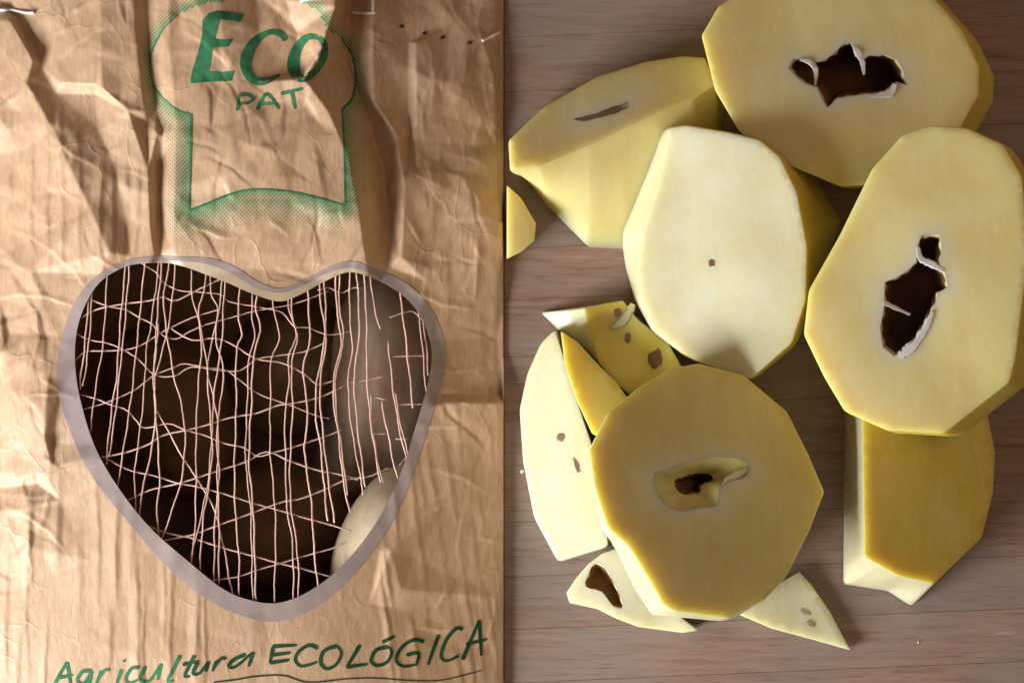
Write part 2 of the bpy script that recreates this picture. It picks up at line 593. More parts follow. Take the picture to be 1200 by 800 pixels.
# random crumpling: strong in the top and left parts, weak below
crum = 6.0 * facets(11, 66, 1.0) + 4.3 * facets(12, 32, 1.0) + 1.1 * facets(13, 14, 1.0)
mask = np.clip((330 - GV) / 120, 0, 1) * 0.75 + np.clip((95 - GU) / 60, 0, 1) * np.clip((680 - GV) / 100, 0, 1) * 0.9
mask = np.clip(mask, 0.0, 1.0) * 0.85 + 0.15
heart_flat = np.exp(-(((GU - 295) / 230) ** 2 + ((GV - 500) / 220) ** 2) ** 2)
mask *= (1 - 0.8 * heart_flat)
H += blur(crum, 1) * mask

# upright wrinkles
rw = random.Random(21)


def wrinkle(u, v, ln, amp, w, slant):
    t = (GV - v) / ln
    c = u + slant * (GV - v) + 1.0 * np.sin(GV * 0.05 + u) + 0.4 * np.sin(GV * 0.21 + 2 * u)
    d = (GU - c) / w
    prof = np.where(d < 0, np.clip(1 + d * 0.45, 0, 1), np.clip(1 - d, 0, 1))
    return amp * prof * np.clip(1 - t * t, 0, 1)


for i in range(30):      # lower left, under the window
    H += wrinkle(rw.uniform(-10, 240), rw.uniform(600, 800), rw.uniform(35, 120), rw.uniform(0.4, 1.5), rw.uniform(3, 7), rw.uniform(-0.03, 0.03))
for i in range(26):      # lower right
    H += wrinkle(rw.uniform(450, 590), rw.uniform(500, 800), rw.uniform(30, 90), rw.uniform(0.4, 1.2), rw.uniform(3, 6), rw.uniform(0.06, 0.2))
for i in range(9):       # right of the window
    H += wrinkle(rw.uniform(490, 585), rw.uniform(180, 440), rw.uniform(40, 90), rw.uniform(0.6, 1.4), rw.uniform(4, 8), rw.uniform(-0.04, 0.06))
for i, u in enumerate((36, 55, 72, 92, 12)):   # long pleats on the pale left part
    H += wrinkle(u, 230, 110, (2.2, 1.6, 1.6, 1.2, 1.5)[i], 5, 0.01)
for u in (118, 132, 147, 160):
    H += wrinkle(u, 240, 70, 1.6, 5, -0.03)

# sharp hairline creases
rk = random.Random(77)
for i in range(230):
    if i % 3:
        u, v = rk.uniform(-20, 590), rk.uniform(-20, 330)
    else:
        u, v = (rk.uniform(-20, 75), rk.uniform(300, 700)) if i % 2 else (rk.uniform(500, 590), rk.uniform(300, 800))
    an = rk.choice((math.pi / 2, math.pi / 2, 0.3, 2.4, 0.9)) + rk.gauss(0, 0.25)
    ln = rk.uniform(12, 60); amp = rk.uniform(0.35, 1.25) * rk.choice((1, 1, -1)); w = rk.uniform(2.0, 4.0)
    ca, sa = math.cos(an), math.sin(an)
    t = (GU - u) * ca + (GV - v) * sa
    d = -(GU - u) * sa + (GV - v) * ca + 0.004 * t * t * rk.choice((-1, 1)) + 0.7 * np.sin(t * 0.2 + i)
    side = rk.uniform(0.1, 0.5)
    prof = np.where(d < 0, np.clip(1 + d * side / w, 0, 1), np.clip(1 - d / w, 0, 1))
    H += amp * prof * np.clip(1 - (t / ln) ** 2, 0, 1)

# overall bulge of the filled bag, lowest along the edge at the board
dome = 66 - 56 * ((GU - 235) / 355.0) ** 2
dome = np.where(GU < 235, 66 - 62 * ((235 - GU) / 355.0) ** 2, dome)
dome -= 10 * np.clip((40 - GV) / 150, 0, 1) ** 2
edge = np.clip((GU - 578) / 12, 0, 1)
H = H + dome - edge ** 2 * np.where(GV < 260, 12, 2) * 0.8
HZ = H * S
HZ = np.maximum(HZ, 0.0012)


def hz(u, v):
    fu = min(max((u - U0) / (gu[1] - gu[0]), 0), NU - 1.001)
    fv = min(max((v - V0) / (gv[1] - gv[0]), 0), NV - 1.001)
    i, j = int(fu), int(fv)
    a, c = fu - i, fv - j
    return float(HZ[j, i] * (1 - a) * (1 - c) + HZ[j, i + 1] * a * (1 - c) + HZ[j + 1, i] * (1 - a) * c + HZ[j + 1, i + 1] * a * c)


def PB(u, v, dz=0.0):
    return P(u, v, hz(u, v) + dz)


# window contours: outer edge of the grey border, its inner edge, and the hole itself
OUT = [(185, 300), (215, 301), (248, 303), (276, 313), (302, 330), (330, 338), (358, 327), (386, 313), (412, 306), (440, 315), (462, 324), (484, 338), (504, 360), (517, 388),
       (522, 418), (515, 455), (500, 502), (484, 552), (464, 600), (438, 642), (402, 684), (364, 713), (326, 726), (288, 721), (246, 702), (198, 664), (150, 610), (110, 560),
       (85, 510), (70, 462), (68, 422), (75, 385), (90, 350), (112, 324), (145, 306)]
RIN = [(188, 306), (216, 306), (244, 310), (270, 320), (298, 336), (328, 343), (354, 335), (382, 321), (410, 314), (438, 322), (452, 333), (472, 346), (490, 366), (502, 392),
       (506, 420), (500, 455), (487, 500), (473, 545), (456, 585), (430, 628), (396, 667), (361, 693), (326, 706), (294, 703), (262, 690), (220, 657), (176, 618), (140, 573),
       (112, 525), (95, 472), (88, 428), (90, 388), (101, 355), (120, 328), (152, 311)]
HOLE = [(190, 308), (214, 312), (242, 322), (268, 332), (298, 345), (328, 353), (352, 345), (380, 330), (408, 319), (434, 325)] + [(p[0] - 1, p[1] + 0.5) for p in RIN[10:]]
# keep the trailing part of the hole just inside the border
cu0, cv0 = 300.0, 500.0
HOLE = HOLE[:10] + [(cu0 + (p[0] - cu0) * 0.9995, cv0 + (p[1] - cv0) * 0.9995) for p in RIN[10:]]
OUTC, RINC, HOLC = catmull(OUT, 14), catmull(RIN, 14), catmull(HOLE, 14)
OUTC = [(a[0] + (a[0] - b[0]) / (math.hypot(a[0] - b[0], a[1] - b[1]) or 1) * 1.5 * min(1, max(0, (a[1] - 380) / 80)),
         a[1] + (a[1] - b[1]) / (math.hypot(a[0] - b[0], a[1] - b[1]) or 1) * 1.5 * min(1, max(0, (a[1] - 380) / 80))) for a, b in zip(OUTC, RINC)]
CUT = [((a[0] * 0.55 + b[0] * 0.45), (a[1] * 0.55 + b[1] * 0.45)) for a, b in zip(RINC, OUTC)]   # paper ends under the border

bag = empty('paper_potato_bag', (P(250, 400)[0], 0.0, DEPTH))
tag(bag, 'crumpled brown kraft paper potato bag with heart shaped netted window and green lettering', 'paper bag')

# grid sheet with the window cut out, plus walls and back
cut_np = np.array(CUT)
ins = np.zeros((NV, NU), bool)
px, py = cut_np[:, 0], cut_np[:, 1]
j = len(px) - 1
for i in range(len(px)):
    cond = ((py[i] > GV) != (py[j] > GV)) & (GU < (px[j] - px[i]) * (GV - py[i]) / (py[j] - py[i] + 1e-12) + px[i])
    ins ^= cond
    j = i
K = S * (CAM_Z - HZ) / CAM_Z
XX = (GU - 600) * K; YY = (400 - GV) * K
verts = np.stack([XX, YY, HZ], -1).reshape(-1, 3)
idx = np.arange(NV * NU).reshape(NV, NU)
quad = np.stack([idx[:-1, :-1], idx[1:, :-1], idx[1:, 1:], idx[:-1, 1:]], -1)
qin = ins[:-1, :-1] & ins[1:, :-1] & ins[1:, 1:] & ins[:-1, 1:]
quad = quad[~qin]
vl = [tuple(p) for p in verts]
fl = [tuple(int(x) for x in q) for q in quad]
front = mesh_obj('front_sheet', vl, fl, M_PAPER, bag)
sol = front.modifiers.new('thickness', 'SOLIDIFY')
sol.thickness = 0.00018
sol.offset = -1.0

# walls and back panel
loop = [int(x) for x in idx[0, :]] + [int(x) for x in idx[1:, -1]] + [int(x) for x in idx[-1, -2::-1]] + [int(x) for x in idx[-2:0:-1, 0]]
loop = loop[::4]
ring = [vl[i] for i in loop]
cx = sum(p[0] for p in ring) / len(ring); cy = sum(p[1] for p in ring) / len(ring)
n = len(ring)
W, F = [], []
for t in (0.0, 0.3, 0.65, 1.0):
    k = 1.0 - 0.004 * t - 0.01 * math.sin(t * math.pi)
    for p in ring:
        W.append((cx + (p[0] - cx) * k, cy + (p[1] - cy) * k, (p[2] - 0.00012) * (1 - t) + (DEPTH + 0.0006) * t))
for r_ in range(3):
    for i in range(n):
        a = r_ * n + i; c = r_ * n + (i + 1) % n
        F.append((a, c, c + n, a + n))
mesh_obj('side_gusset', W, F, M_PAPER, bag)
back = [(p[0] * 0.999, p[1] * 0.999, DEPTH + 0.0004) for p in W[3 * n:]]
mesh_obj('back_panel', back, [tuple(range(len(back)))], M_PAPER, bag, smooth=False)


# grey border and inner layer as raised rings
def ring_strip(name, A, B, dz, mat, parent, rows=5):
    V, F = [], []
    n = len(A)
    for r_ in range(rows + 1):
        t = r_ / rows
        for a, c in zip(A, B):
            V.append(PB(a[0] + (c[0] - a[0]) * t, a[1] + (c[1] - a[1]) * t, dz))
    for r_ in range(rows):
        for i in range(n):
            k = (i + 1) % n
            F.append((r_ * n + i, r_ * n + k, (r_ + 1) * n + k, (r_ + 1) * n + i))
    o = mesh_obj(name, V, F, mat, parent)
    return o


bd = ring_strip('window_border', OUTC, RINC, 0.00013, M_RING, front)
ring_strip('inner_paper_edge', [((a[0] + 2 * b[0]) / 3, (a[1] + 2 * b[1]) / 3) for a, b in zip(OUTC, RINC)], HOLC, 0.00003, M_LIP, front, 3)


# ------------------------------------------------------------------ print
def ribbon(path, widths, dz):
    """flat stroke that follows the paper; path px, widths px (scalar or list)"""
    if not isinstance(widths, (list, tuple)):
        k_ = max(1, len(path) - 1)
        widths = [widths * (1.15 - 0.4 * i / k_) for i in range(len(path))]
    q = [(p[0], p[1], w) for p, w in zip(path, widths)]
    if len(q) > 2:
        q = catmull(q, 6, False)
    q = dens(q, 1.4, False)
    V, F = [], []
    m = len(q)
    for i, (x, y, w) in enumerate(q):
        a = q[max(i - 1, 0)]; c = q[min(i + 1, m - 1)]
        dx, dy = c[0] - a[0], c[1] - a[1]
        L = math.hypot(dx, dy) or 1
        nx, ny = -dy / L, dx / L
        ww = w * (0.55 if i in (0, m - 1) else 1.0)
        for s in (-0.5, -0.17, 0.17, 0.5):
            V.append(PB(x + nx * ww * s, y + ny * ww * s, dz))
    for i in range(m - 1):
        for k in range(3):
            F.append((i * 4 + k, i * 4 + k + 1, i * 4 + 5 + k, i * 4 + 4 + k))
    return V, F


def letter(strokes, mat, w=3.0, dz=0.00012, off=(0, 0), sc=1.0):
    V, F = [], []
    for si_, st in enumerate(strokes):
        ww = w
        if isinstance(st, tuple):
            st, ww = st
        p = [(off[0] + a * sc, off[1] + c * sc) for a, c in st]
        v, f = ribbon(p, ww, dz + 0.00002 * si_)
        b_ = len(V)
        V += v
        F += [tuple(i + b_ for i in q) for q in f]
    return mesh_obj('printed_letter', V, F, mat, front)


def filled(name, poly, mat, dz=0.00012, step=2.0):
    p = dens(poly, 2.0)
    v, t = fill(p, step)
    return mesh_obj(name, [PB(a, c, dz) for a, c in v], t, mat, front)


filled('printed_letter', [(237, 24), (243, 17), (253, 13), (270, 14), (286, 17), (282, 26), (270, 24), (258, 23), (252, 46), (262, 47), (273, 46), (268, 55), (250, 56), (245, 84), (260, 85), (275, 83),
                          (271, 95), (245, 96), (223, 98), (225, 84), (232, 62), (237, 40)], M_INK)
letter([([(335, 48), (329, 40), (316, 38), (301, 47), (291, 62), (288, 78), (294, 91), (308, 96), (328, 88)], [6, 8, 6, 10, 14, 13, 11, 9, 3])], M_INK)
letter([([(373, 44), (360, 44), (348, 58), (344, 78), (352, 92), (367, 86), (379, 68), (380, 52), (373, 44)], [6, 8, 12, 15, 10, 8, 9, 8, 6])], M_INK)
letter([[(278, 130), (280, 111)], [(279, 112), (290, 111), (297, 116), (290, 121), (280, 121)]], M_INK, 3.8)
letter([[(301, 129), (313, 110), (327, 128)], [(306, 122), (322, 121)]], M_INK, 4.2)
letter([[(329, 110), (342, 107), (355, 104)], [(342, 108), (346, 128)]], M_INK, 4.2)
# stroke lettering read from the photograph (quarter pixels)
Z8 = (300, 600); Z7 = (0, 600); q4 = 0.25
for st in ([[(80, 630), (65, 705)], [(75, 628), (190, 622)], [(75, 668), (160, 658)], [(65, 705), (155, 692)]],
           [[(290, 637), (250, 622), (202, 650), (184, 692), (215, 720), (285, 702)]],
           [[(380, 625), (320, 648), (302, 700), (330, 732), (375, 712), (400, 660), (380, 625)]],
           [[(487, 620), (455, 675), (424, 724)], [(424, 724), (522, 711)]],
           [[(622, 630), (562, 645), (540, 695), (568, 717), (615, 700), (636, 655), (622, 630)], [(592, 608), (650, 580)]],
           [[(788, 606), (742, 596), (685, 630), (656, 690), (690, 720), (745, 714)], [(705, 668), (762, 660), (748, 720)]],
           [[(857, 573), (832, 640), (806, 714)]],
           [[(970, 547), (937, 545), (890, 600), (868, 672), (895, 695), (952, 670)]],
           [[(968, 690), (1010, 590), (1047, 503)], [(1047, 503), (1052, 590), (1056, 672)], [(985, 618), (1082, 594)]]):
    letter([([p for p in s], 4.2) for s in st], M_INKD, 4.2, 0.00012, Z8, q4)
for st in ([[(252, 812), (285, 750), (312, 700)], [(312, 700), (324, 760), (330, 815)], [(270, 775), (340, 762)]],
           [[(428, 742), (388, 745), (362, 785), (392, 800), (425, 752)], [(428, 742), (410, 820), (365, 856)]],
           [[(475, 742), (450, 806)], [(462, 775), (490, 740), (514, 738)]],
           [[(570, 735), (546, 803)], [(578, 690), (585, 700)]],
           [[(652, 727), (618, 730), (590, 775), (605, 798), (645, 785)]],
           [[(682, 720), (658, 778), (700, 788), (752, 712)], [(755, 708), (738, 786)]],
           [[(845, 668), (812, 735), (786, 788), (812, 788)]],
           [[(912, 668), (885, 722), (866, 765), (890, 768)], [(856, 712), (930, 698)]],
           [[(925, 702), (905, 752), (935, 752), (975, 700)], [(977, 697), (964, 748)]],
           [[(1015, 695), (995, 745)], [(1006, 715), (1038, 684), (1060, 686)]],
           [[(1150, 665), (1095, 690), (1072, 720), (1105, 722), (1180, 658)], [(1186, 654), (1165, 722)]]):
    letter([([p for p in s], 4.2) for s in st], M_INKD if st[0][0][0] > 880 else M_INK, 3.8, 0.00012, Z7, q4)
V, F = ribbon([(250, 799), (275, 796), (300, 792), (332, 791), (362, 799), (405, 795), (440, 794), (485, 797), (520, 796), (564, 785)], 1.8, 0.00012)
mesh_obj('printed_underline', V, F, M_INKD, front)

# chef's hat: outline stroke and halftone shading outside it
HAT = [(262, 2), (240, 4), (215, 14), (190, 36), (176, 66), (178, 95), (190, 114), (208, 129), (224, 134), (224, 170), (223, 210), (222, 247), (244, 238), (272, 227), (300, 222), (335, 224),
       (370, 231), (405, 241), (404, 200), (403, 160), (401, 128), (412, 116), (417, 92), (413, 66), (400, 46), (384, 34), (372, 12), (350, 2)]
hat_d = dens(HAT, 1.5, False)
hat_open = hat_d
hat_poly = HAT + [(300, -60)]
V, F = ribbon(HAT[3:9], 1.6, 0.00012)
for seg in (HAT[8:12], HAT[11:18], HAT[17:21], HAT[20:25]):
    v, f = ribbon(seg, 2.4, 0.00012)
    b_ = len(V); V += v; F += [tuple(i + b_ for i in q) for q in f]
mesh_obj('hat_outline', V, F, M_INK, front)
hp = np.array(hat_open)
V, F = [], []
sp = 3.3
c45 = math.sqrt(0.5)
for i in range(-200, 200):
    for k in range(-200, 200):
        u = 300 + (i + k) * sp * c45
        v = 130 + (i - k) * sp * c45
        if not (140 < u < 450 and -60 < v < 300): continue
        if inside(hat_poly, u, v): continue
        d = math.sqrt(((hp[:, 0] - u) ** 2 + (hp[:, 1] - v) ** 2).min())
        reach = 40 if v > 235 else (30 if (u < 224 and v > 120) else 17)
        if v > 120 and u > 402: reach = 26
        if d > reach: continue
        t = 1 - d / reach
        r_ = sp * (0.14 + 0.42 * t ** 1.2)
        b_ = len(V)
        z = hz(u, v) + 0.00022
        for a in range(6):
            V.append(PB(u + r_ * math.cos(a * 1.0472), v + r_ * math.sin(a * 1.0472), 0.0001))
        F.append(tuple(b_ + 5 - a for a in range(6)))
dots = mesh_obj('hat_halftone_dots', V, F, M_DOT, front)
tag(dots, kind='stuff')


# ------------------------------------------------------------------ tubes: net, stitches
def tube(path3, r, sides=6):
    V, F = [], []
    m = len(path3)
    for i, p in enumerate(path3):
        a = Vector(path3[max(i - 1, 0)]); c = Vector(path3[min(i + 1, m - 1)])
        d = (c - a).normalized()
        s = d.cross(Vector((0, 0, 1)))
        if s.length < 1e-4: s = Vector((1, 0, 0))
        s.normalize()
        t = s.cross(d)
        for k in range(sides):
            an = 2 * math.pi * k / sides
            V.append(tuple(Vector(p) + s * math.cos(an) * r + t * math.sin(an) * r))
    for i in range(m - 1):
        for k in range(sides):
            n_ = (k + 1) % sides
            F.append((i * sides + k, i * sides + n_, (i + 1) * sides + n_, (i + 1) * sides + k))
    F.append(tuple(range(sides - 1, -1, -1)))
    F.append(tuple((m - 1) * sides + k for k in range(sides)))
    return V, F


VERT = [
    [(104, 348), (100, 400), (96, 430), (94, 456)], [(108, 340), (106, 380), (101, 430), (97, 452)],
    [(126, 316), (121, 400), (112, 455), (106, 506)],
    [(148, 306), (141, 380), (137, 440), (131, 480), (124, 545)], [(152, 306), (146, 385), (141, 430), (136, 480), (128, 535)],
    [(170, 304), (161, 400), (152, 480), (136, 580)],
    [(187, 304), (177, 380), (172, 410), (167, 480), (158, 555), (160, 604)],
    [(190, 304), (184, 375), (183, 410), (180, 440), (183, 485), (187, 560), (184, 600), (186, 632)],
    [(186, 378), (181, 430), (182, 480), (179, 520), (166, 580), (163, 610)],
    [(199, 304), (192, 350), (195, 385), (204, 440), (214, 480), (217, 520), (212, 565), (199, 605), (189, 634)],
    [(206, 306), (202, 350), (196, 390), (190, 412), (182, 440)],
    [(224, 315), (226, 350), (234, 380), (236, 410), (232, 460), (230, 510), (230, 560), (229, 600), (228, 630), (223, 662)],
    [(242, 318), (238, 345), (233, 365), (236, 390), (242, 420), (245, 470), (249, 530), (243, 580), (238, 610), (234, 668)],
    [(246, 320), (248, 345), (255, 362), (250, 395), (243, 430), (250, 470), (247, 530), (243, 570), (231, 625), (223, 655)],
    [(261, 325), (257, 360), (253, 400), (262, 430), (258, 475), (254, 510), (257, 560), (252, 610), (251, 682)],
    [(264, 326), (262, 360), (260, 400), (254, 440), (251, 470), (256, 500), (255, 560), (257, 620), (256, 684)],
    [(282, 334), (279, 370), (284, 392), (277, 412), (277, 480), (275, 540), (276, 600), (280, 650), (280, 698)],
    [(296, 342), (295, 370), (299, 392), (292, 420), (290, 470), (288, 540), (294, 600), (296, 704)],
    [(302, 346), (300, 362), (305, 388), (297, 420), (295, 470), (292, 540), (297, 600), (300, 704)],
    [(320, 346), (320, 362), (328, 395), (318, 420), (317, 470), (317, 530), (322, 590), (323, 640), (321, 708)],
    [(338, 342), (339, 362), (347, 393), (338, 420), (339, 450), (334, 485), (335, 540), (336, 590), (343, 640), (344, 704)],
    [(342, 340), (343, 375), (349, 398), (342, 425), (343, 480), (340, 540), (341, 590), (349, 650), (350, 702)],
    [(360, 334), (363, 380), (362, 405), (355, 435), (360, 470), (359, 510), (357, 530), (365, 590), (368, 640), (373, 692)],
    [(374, 328), (377, 362), (381, 395), (372, 445), (370, 485), (376, 525), (379, 560), (384, 610)],
    [(380, 326), (382, 375), (381, 410), (375, 450), (377, 490), (380, 520), (386, 570), (392, 612)],
    [(393, 320), (395, 365), (400, 400), (392, 440), (391, 470), (397, 510), (402, 560), (410, 600)],
    [(398, 320), (398, 365), (403, 395), (394, 440), (394, 480), (401, 530), (407, 580)],
    [(410, 316), (410, 370), (413, 405), (408, 450), (412, 500), (420, 545), (426, 580)],
    [(418, 318), (421, 370), (420, 405), (415, 440), (418, 490), (424, 540), (428, 570)],
    [(426, 318), (429, 360), (430, 410), (430, 440), (434, 490), (440, 530), (446, 565)],
    [(434, 322), (437, 350), (441, 370), (446, 385)],
    [(434, 462), (436, 500), (442, 535), (448, 565)], [(447, 470), (455, 510), (461, 540), (466, 560)],
    [(455, 400), (460, 450), (466, 490), (473, 525), (480, 548)], [(463, 460), (468, 490), (474, 515), (479, 540)],
    [(468, 340), (473, 375), (478, 420), (484, 478)], [(489, 360), (494, 395), (497, 430), (500, 466)], [(494, 366), (499, 400), (502, 440)],
]
DIAG = [
    [(104, 350), (128, 359), (148, 363), (163, 372), (177, 379), (190, 392), (207, 397), (225, 387), (245, 379), (270, 372), (300, 364), (340, 357), (365, 349), (385, 341)],
    [(96, 372), (115, 362), (145, 356), (175, 352), (190, 348), (206, 352), (230, 340), (260, 326)],
    [(165, 308), (184, 320), (192, 331), (210, 340), (232, 342), (258, 345), (268, 353), (298, 359), (330, 366), (345, 382), (362, 384), (385, 392), (412, 388)],
    [(88, 390), (105, 398), (127, 402), (145, 410), (162, 421), (182, 439), (205, 440), (224, 430), (252, 433), (280, 434), (300, 421), (320, 417), (355, 412), (384, 400)],
    [(88, 422), (100, 412), (122, 411), (150, 409), (170, 402), (185, 392), (200, 384), (225, 372), (258, 362)],
    [(200, 384), (225, 398), (250, 396), (270, 402), (300, 420), (330, 425), (357, 438), (372, 450), (390, 446)],
    [(93, 462), (112, 467), (130, 474), (148, 480), (160, 492), (170, 501), (198, 496), (216, 503), (240, 510), (262, 519), (285, 524), (302, 534), (320, 530), (345, 523), (375, 513), (402, 503)],
    [(96, 480), (120, 473), (140, 465), (160, 455), (180, 440), (205, 430), (216, 426), (240, 430), (266, 434), (282, 446), (302, 461), (336, 473), (357, 481), (372, 487), (386, 490)],
    [(118, 536), (150, 529), (175, 520), (190, 510), (216, 504), (240, 498), (270, 489), (300, 484), (325, 475), (345, 472), (375, 465), (402, 452)],
    [(120, 534), (150, 550), (180, 557), (210, 566), (232, 570), (262, 578), (300, 590), (325, 597), (352, 605), (385, 614), (412, 622)],
    [(146, 588), (175, 574), (205, 567), (232, 559), (260, 550), (290, 540), (312, 529), (340, 540), (370, 550), (400, 556), (420, 562)],
    [(184, 480), (200, 510), (215, 536), (230, 560), (242, 578), (252, 600), (262, 640), (273, 700)],
    [(168, 614), (195, 624), (225, 630), (260, 641), (300, 652), (325, 659), (350, 665), (388, 675)],
    [(188, 634), (225, 626), (250, 617), (275, 608), (300, 599), (330, 588), (352, 584), (380, 573), (405, 562), (432, 558), (456, 548)],
    [(248, 680), (280, 675), (300, 668), (330, 659), (360, 650), (386, 643), (404, 636)],
    [(457, 372), (474, 366), (486, 366), (502, 382)], [(436, 465), (453, 468)], [(434, 497), (443, 489)], [(437, 508), (452, 508)],
    [(464, 514), (482, 514)], [(468, 545), (482, 530)], [(466, 474), (495, 473)], [(460, 418), (476, 417), (498, 417)], [(410, 448), (430, 445), (448, 441)],
    [(372, 340), (385, 337), (400, 343), (414, 337), (424, 338)],
]
net = empty('heart_net', (0, 0, 0))
net.parent = bag
net.location = (0, 0, -DEPTH)
rt = random.Random(5)
for li, line in enumerate(VERT + DIAG):
    path = dens(catmull(line, 6, False) if len(line) > 2 else line, 4.0, False)
    dz0 = -0.0006 - (0.0007 if li >= len(VERT) else 0.0)
    ph = rt.uniform(0, 6)
    p3 = []
    for i, (u, v) in enumerate(path):
        u2 = u + 0.5 * math.sin(v * 0.13 + ph) + rt.uniform(-.25, .25)
        # the net sags a little behind the middle of the window
        sag = 0.0022 * max(0, 1 - ((u - 295) / 215) ** 2) * max(0, 1 - ((v - 500) / 210) ** 2)
        p3.append(PB(u2, v + rt.uniform(-.2, .2), dz0 - sag))
    V, F = tube(p3, rt.uniform(0.00022, 0.00032), 6)
    mesh_obj('thread', V, F, M_THREAD, net)

# cloudy film hanging behind the net on the right
V, F = [], []
nu, nv = 16, 26
for j in range(nv + 1):
    for i in range(nu + 1):
        s_, t_ = i / nu, j / nv
        u = 396 + s_ * 112 - 26 * t_ * (1 - s_) + 8 * math.sin(t_ * 5)
        v = 318 + t_ * 262
        z = hz(u, v) - 0.0035 - 0.003 * math.sin(s_ * 9 + t_ * 2) * 0.6 - 0.004 * (1 - s_)
        V.append(P(u, v, z))
for j in range(nv):
    for i in range(nu):
        a = j * (nu + 1) + i
        F.append((a, a + nu + 1, a + nu + 2, a + 1))
film = mesh_obj('cloudy_film', V, F, M_FILM, bag)
hz_attr = film.data.attributes.new('haze', 'FLOAT', 'POINT')
hz_attr.data.foreach_set('value', [abs(math.sin(math.pi * (k % (nu + 1)) / nu)) ** 1.2 * abs(math.sin(math.pi * (k // (nu + 1)) / nv)) ** 0.8 for k in range((nu + 1) * (nv + 1))])

# seam stitches and needle holes along the top
ST_PTS = [[(-6, 12), (14, 12), (30, 15), (40, 15)], [(352, 2), (362, -1), (378, -2)], [(413, 15), (425, 16), (440, 15)], [(565, 48), (575, 43), (586, 38)], [(436, -10), (437, 6), (437, 16)]]
for st in ST_PTS:
    p3 = [PB(u, v, 0.0006) for u, v in dens(catmull(st, 5, False), 3, False)]
    V, F = tube(p3, 0.00055, 6)
    mesh_obj('stitch', V, F, M_STITCH, bag)
for (u, v) in ((471, 31), (498, 39), (519, 44), (551, 50)):
    V = [PB(u, v, 0.0004)] + [PB(u + 3.0 * math.cos(a * 0.785), v + 2.2 * math.sin(a * 0.785), 0.00025) for a in range(8)]
    F = [(0, 1 + (a + 1) % 8, 1 + a) for a in range(8)]
    mesh_obj('needle_hole', V, F, M_HOLE, bag)


# ------------------------------------------------------------------ whole potatoes in the bag
def lump(name, c, rad, rotz, mat, seed, label, group=None):
    r_ = random.Random(seed)
    bm = bmesh.new()
    bmesh.ops.create_icosphere(bm, subdivisions=4, radius=1.0)
    ph = [(Vector((r_.uniform(-1, 1), r_.uniform(-1, 1), r_.uniform(-1, 1))) * 2.2, r_.uniform(0, 6), r_.uniform(0.03, 0.06)) for _ in range(7)]
    for v in bm.verts:
        k = 1.0
        for d, p, a in ph:
            k += a * math.sin(v.co.dot(d) + p)
        v.co = v.co * k
        v.co = Vector((v.co.x * rad[0], v.co.y * rad[1], v.co.z * rad[2]))
    me = bpy.data.meshes.new(name)
    bm.to_mesh(me); bm.free()
    me.materials.append(mat)
    me.polygons.foreach_set('use_smooth', [True] * len(me.polygons))
    o = bpy.data.objects.new(name, me)
    o.location = c
    o.rotation_euler = (0, 0, rotz)
    link(o)
    tag(o, label, 'potato', group)
    return o


def in_bag(u, v, z): return P(u, v, z)


g_in = 'unpeeled potatoes inside the paper bag'
lump('whole_potato', in_bag(440, 626, -0.0065), (0.0135, 0.026, 0.016), R(-28), M_SKIN_LIT, 1, 'pale potato, lightened as if lit, pressed against the lower right edge of the heart window', g_in)
lump('whole_potato', in_bag(335, 612, -0.046), (0.034, 0.026, 0.029), R(20), M_SKIN_SHADE, 2, 'brown potato darkened for shade in the bag behind the bottom point of the net', g_in)
lump('whole_potato', in_bag(200, 480, -0.046), (0.026, 0.035, 0.030), R(12), M_SKIN_SHADE, 3, 'brown potato darkened for shade in the bag behind the left half of the net', g_in)
lump('whole_potato', in_bag(340, 430, -0.050), (0.030, 0.026, 0.026), R(60), M_SKIN_SHADE, 4, 'brown potato darkened for shade in the bag behind the centre of the net', g_in)
lump('whole_potato', in_bag(446, 440, -0.046), (0.021, 0.038, 0.028), R(8), M_SKIN_SHADE, 5, 'brown potato in the bag behind the cloudy film strip', g_in)


# ------------------------------------------------------------------ cut potato pieces
def offset_poly(poly, d):
    n = len(poly)
    area2 = sum(poly[i][0] * poly[(i + 1) % n][1] - poly[(i + 1) % n][0] * poly[i][1] for i in range(n))
    sgn = 1 if area2 > 0 else -1
    out = []
    for i in range(n):
        a, c = poly[i - 1], poly[(i + 1) % n]
        dx, dy = c[0] - a[0], c[1] - a[1]
        L = math.hypot(dx, dy) or 1
        out.append((poly[i][0] - dy / L * d * sgn, poly[i][1] + dx / L * d * sgn))
    return out


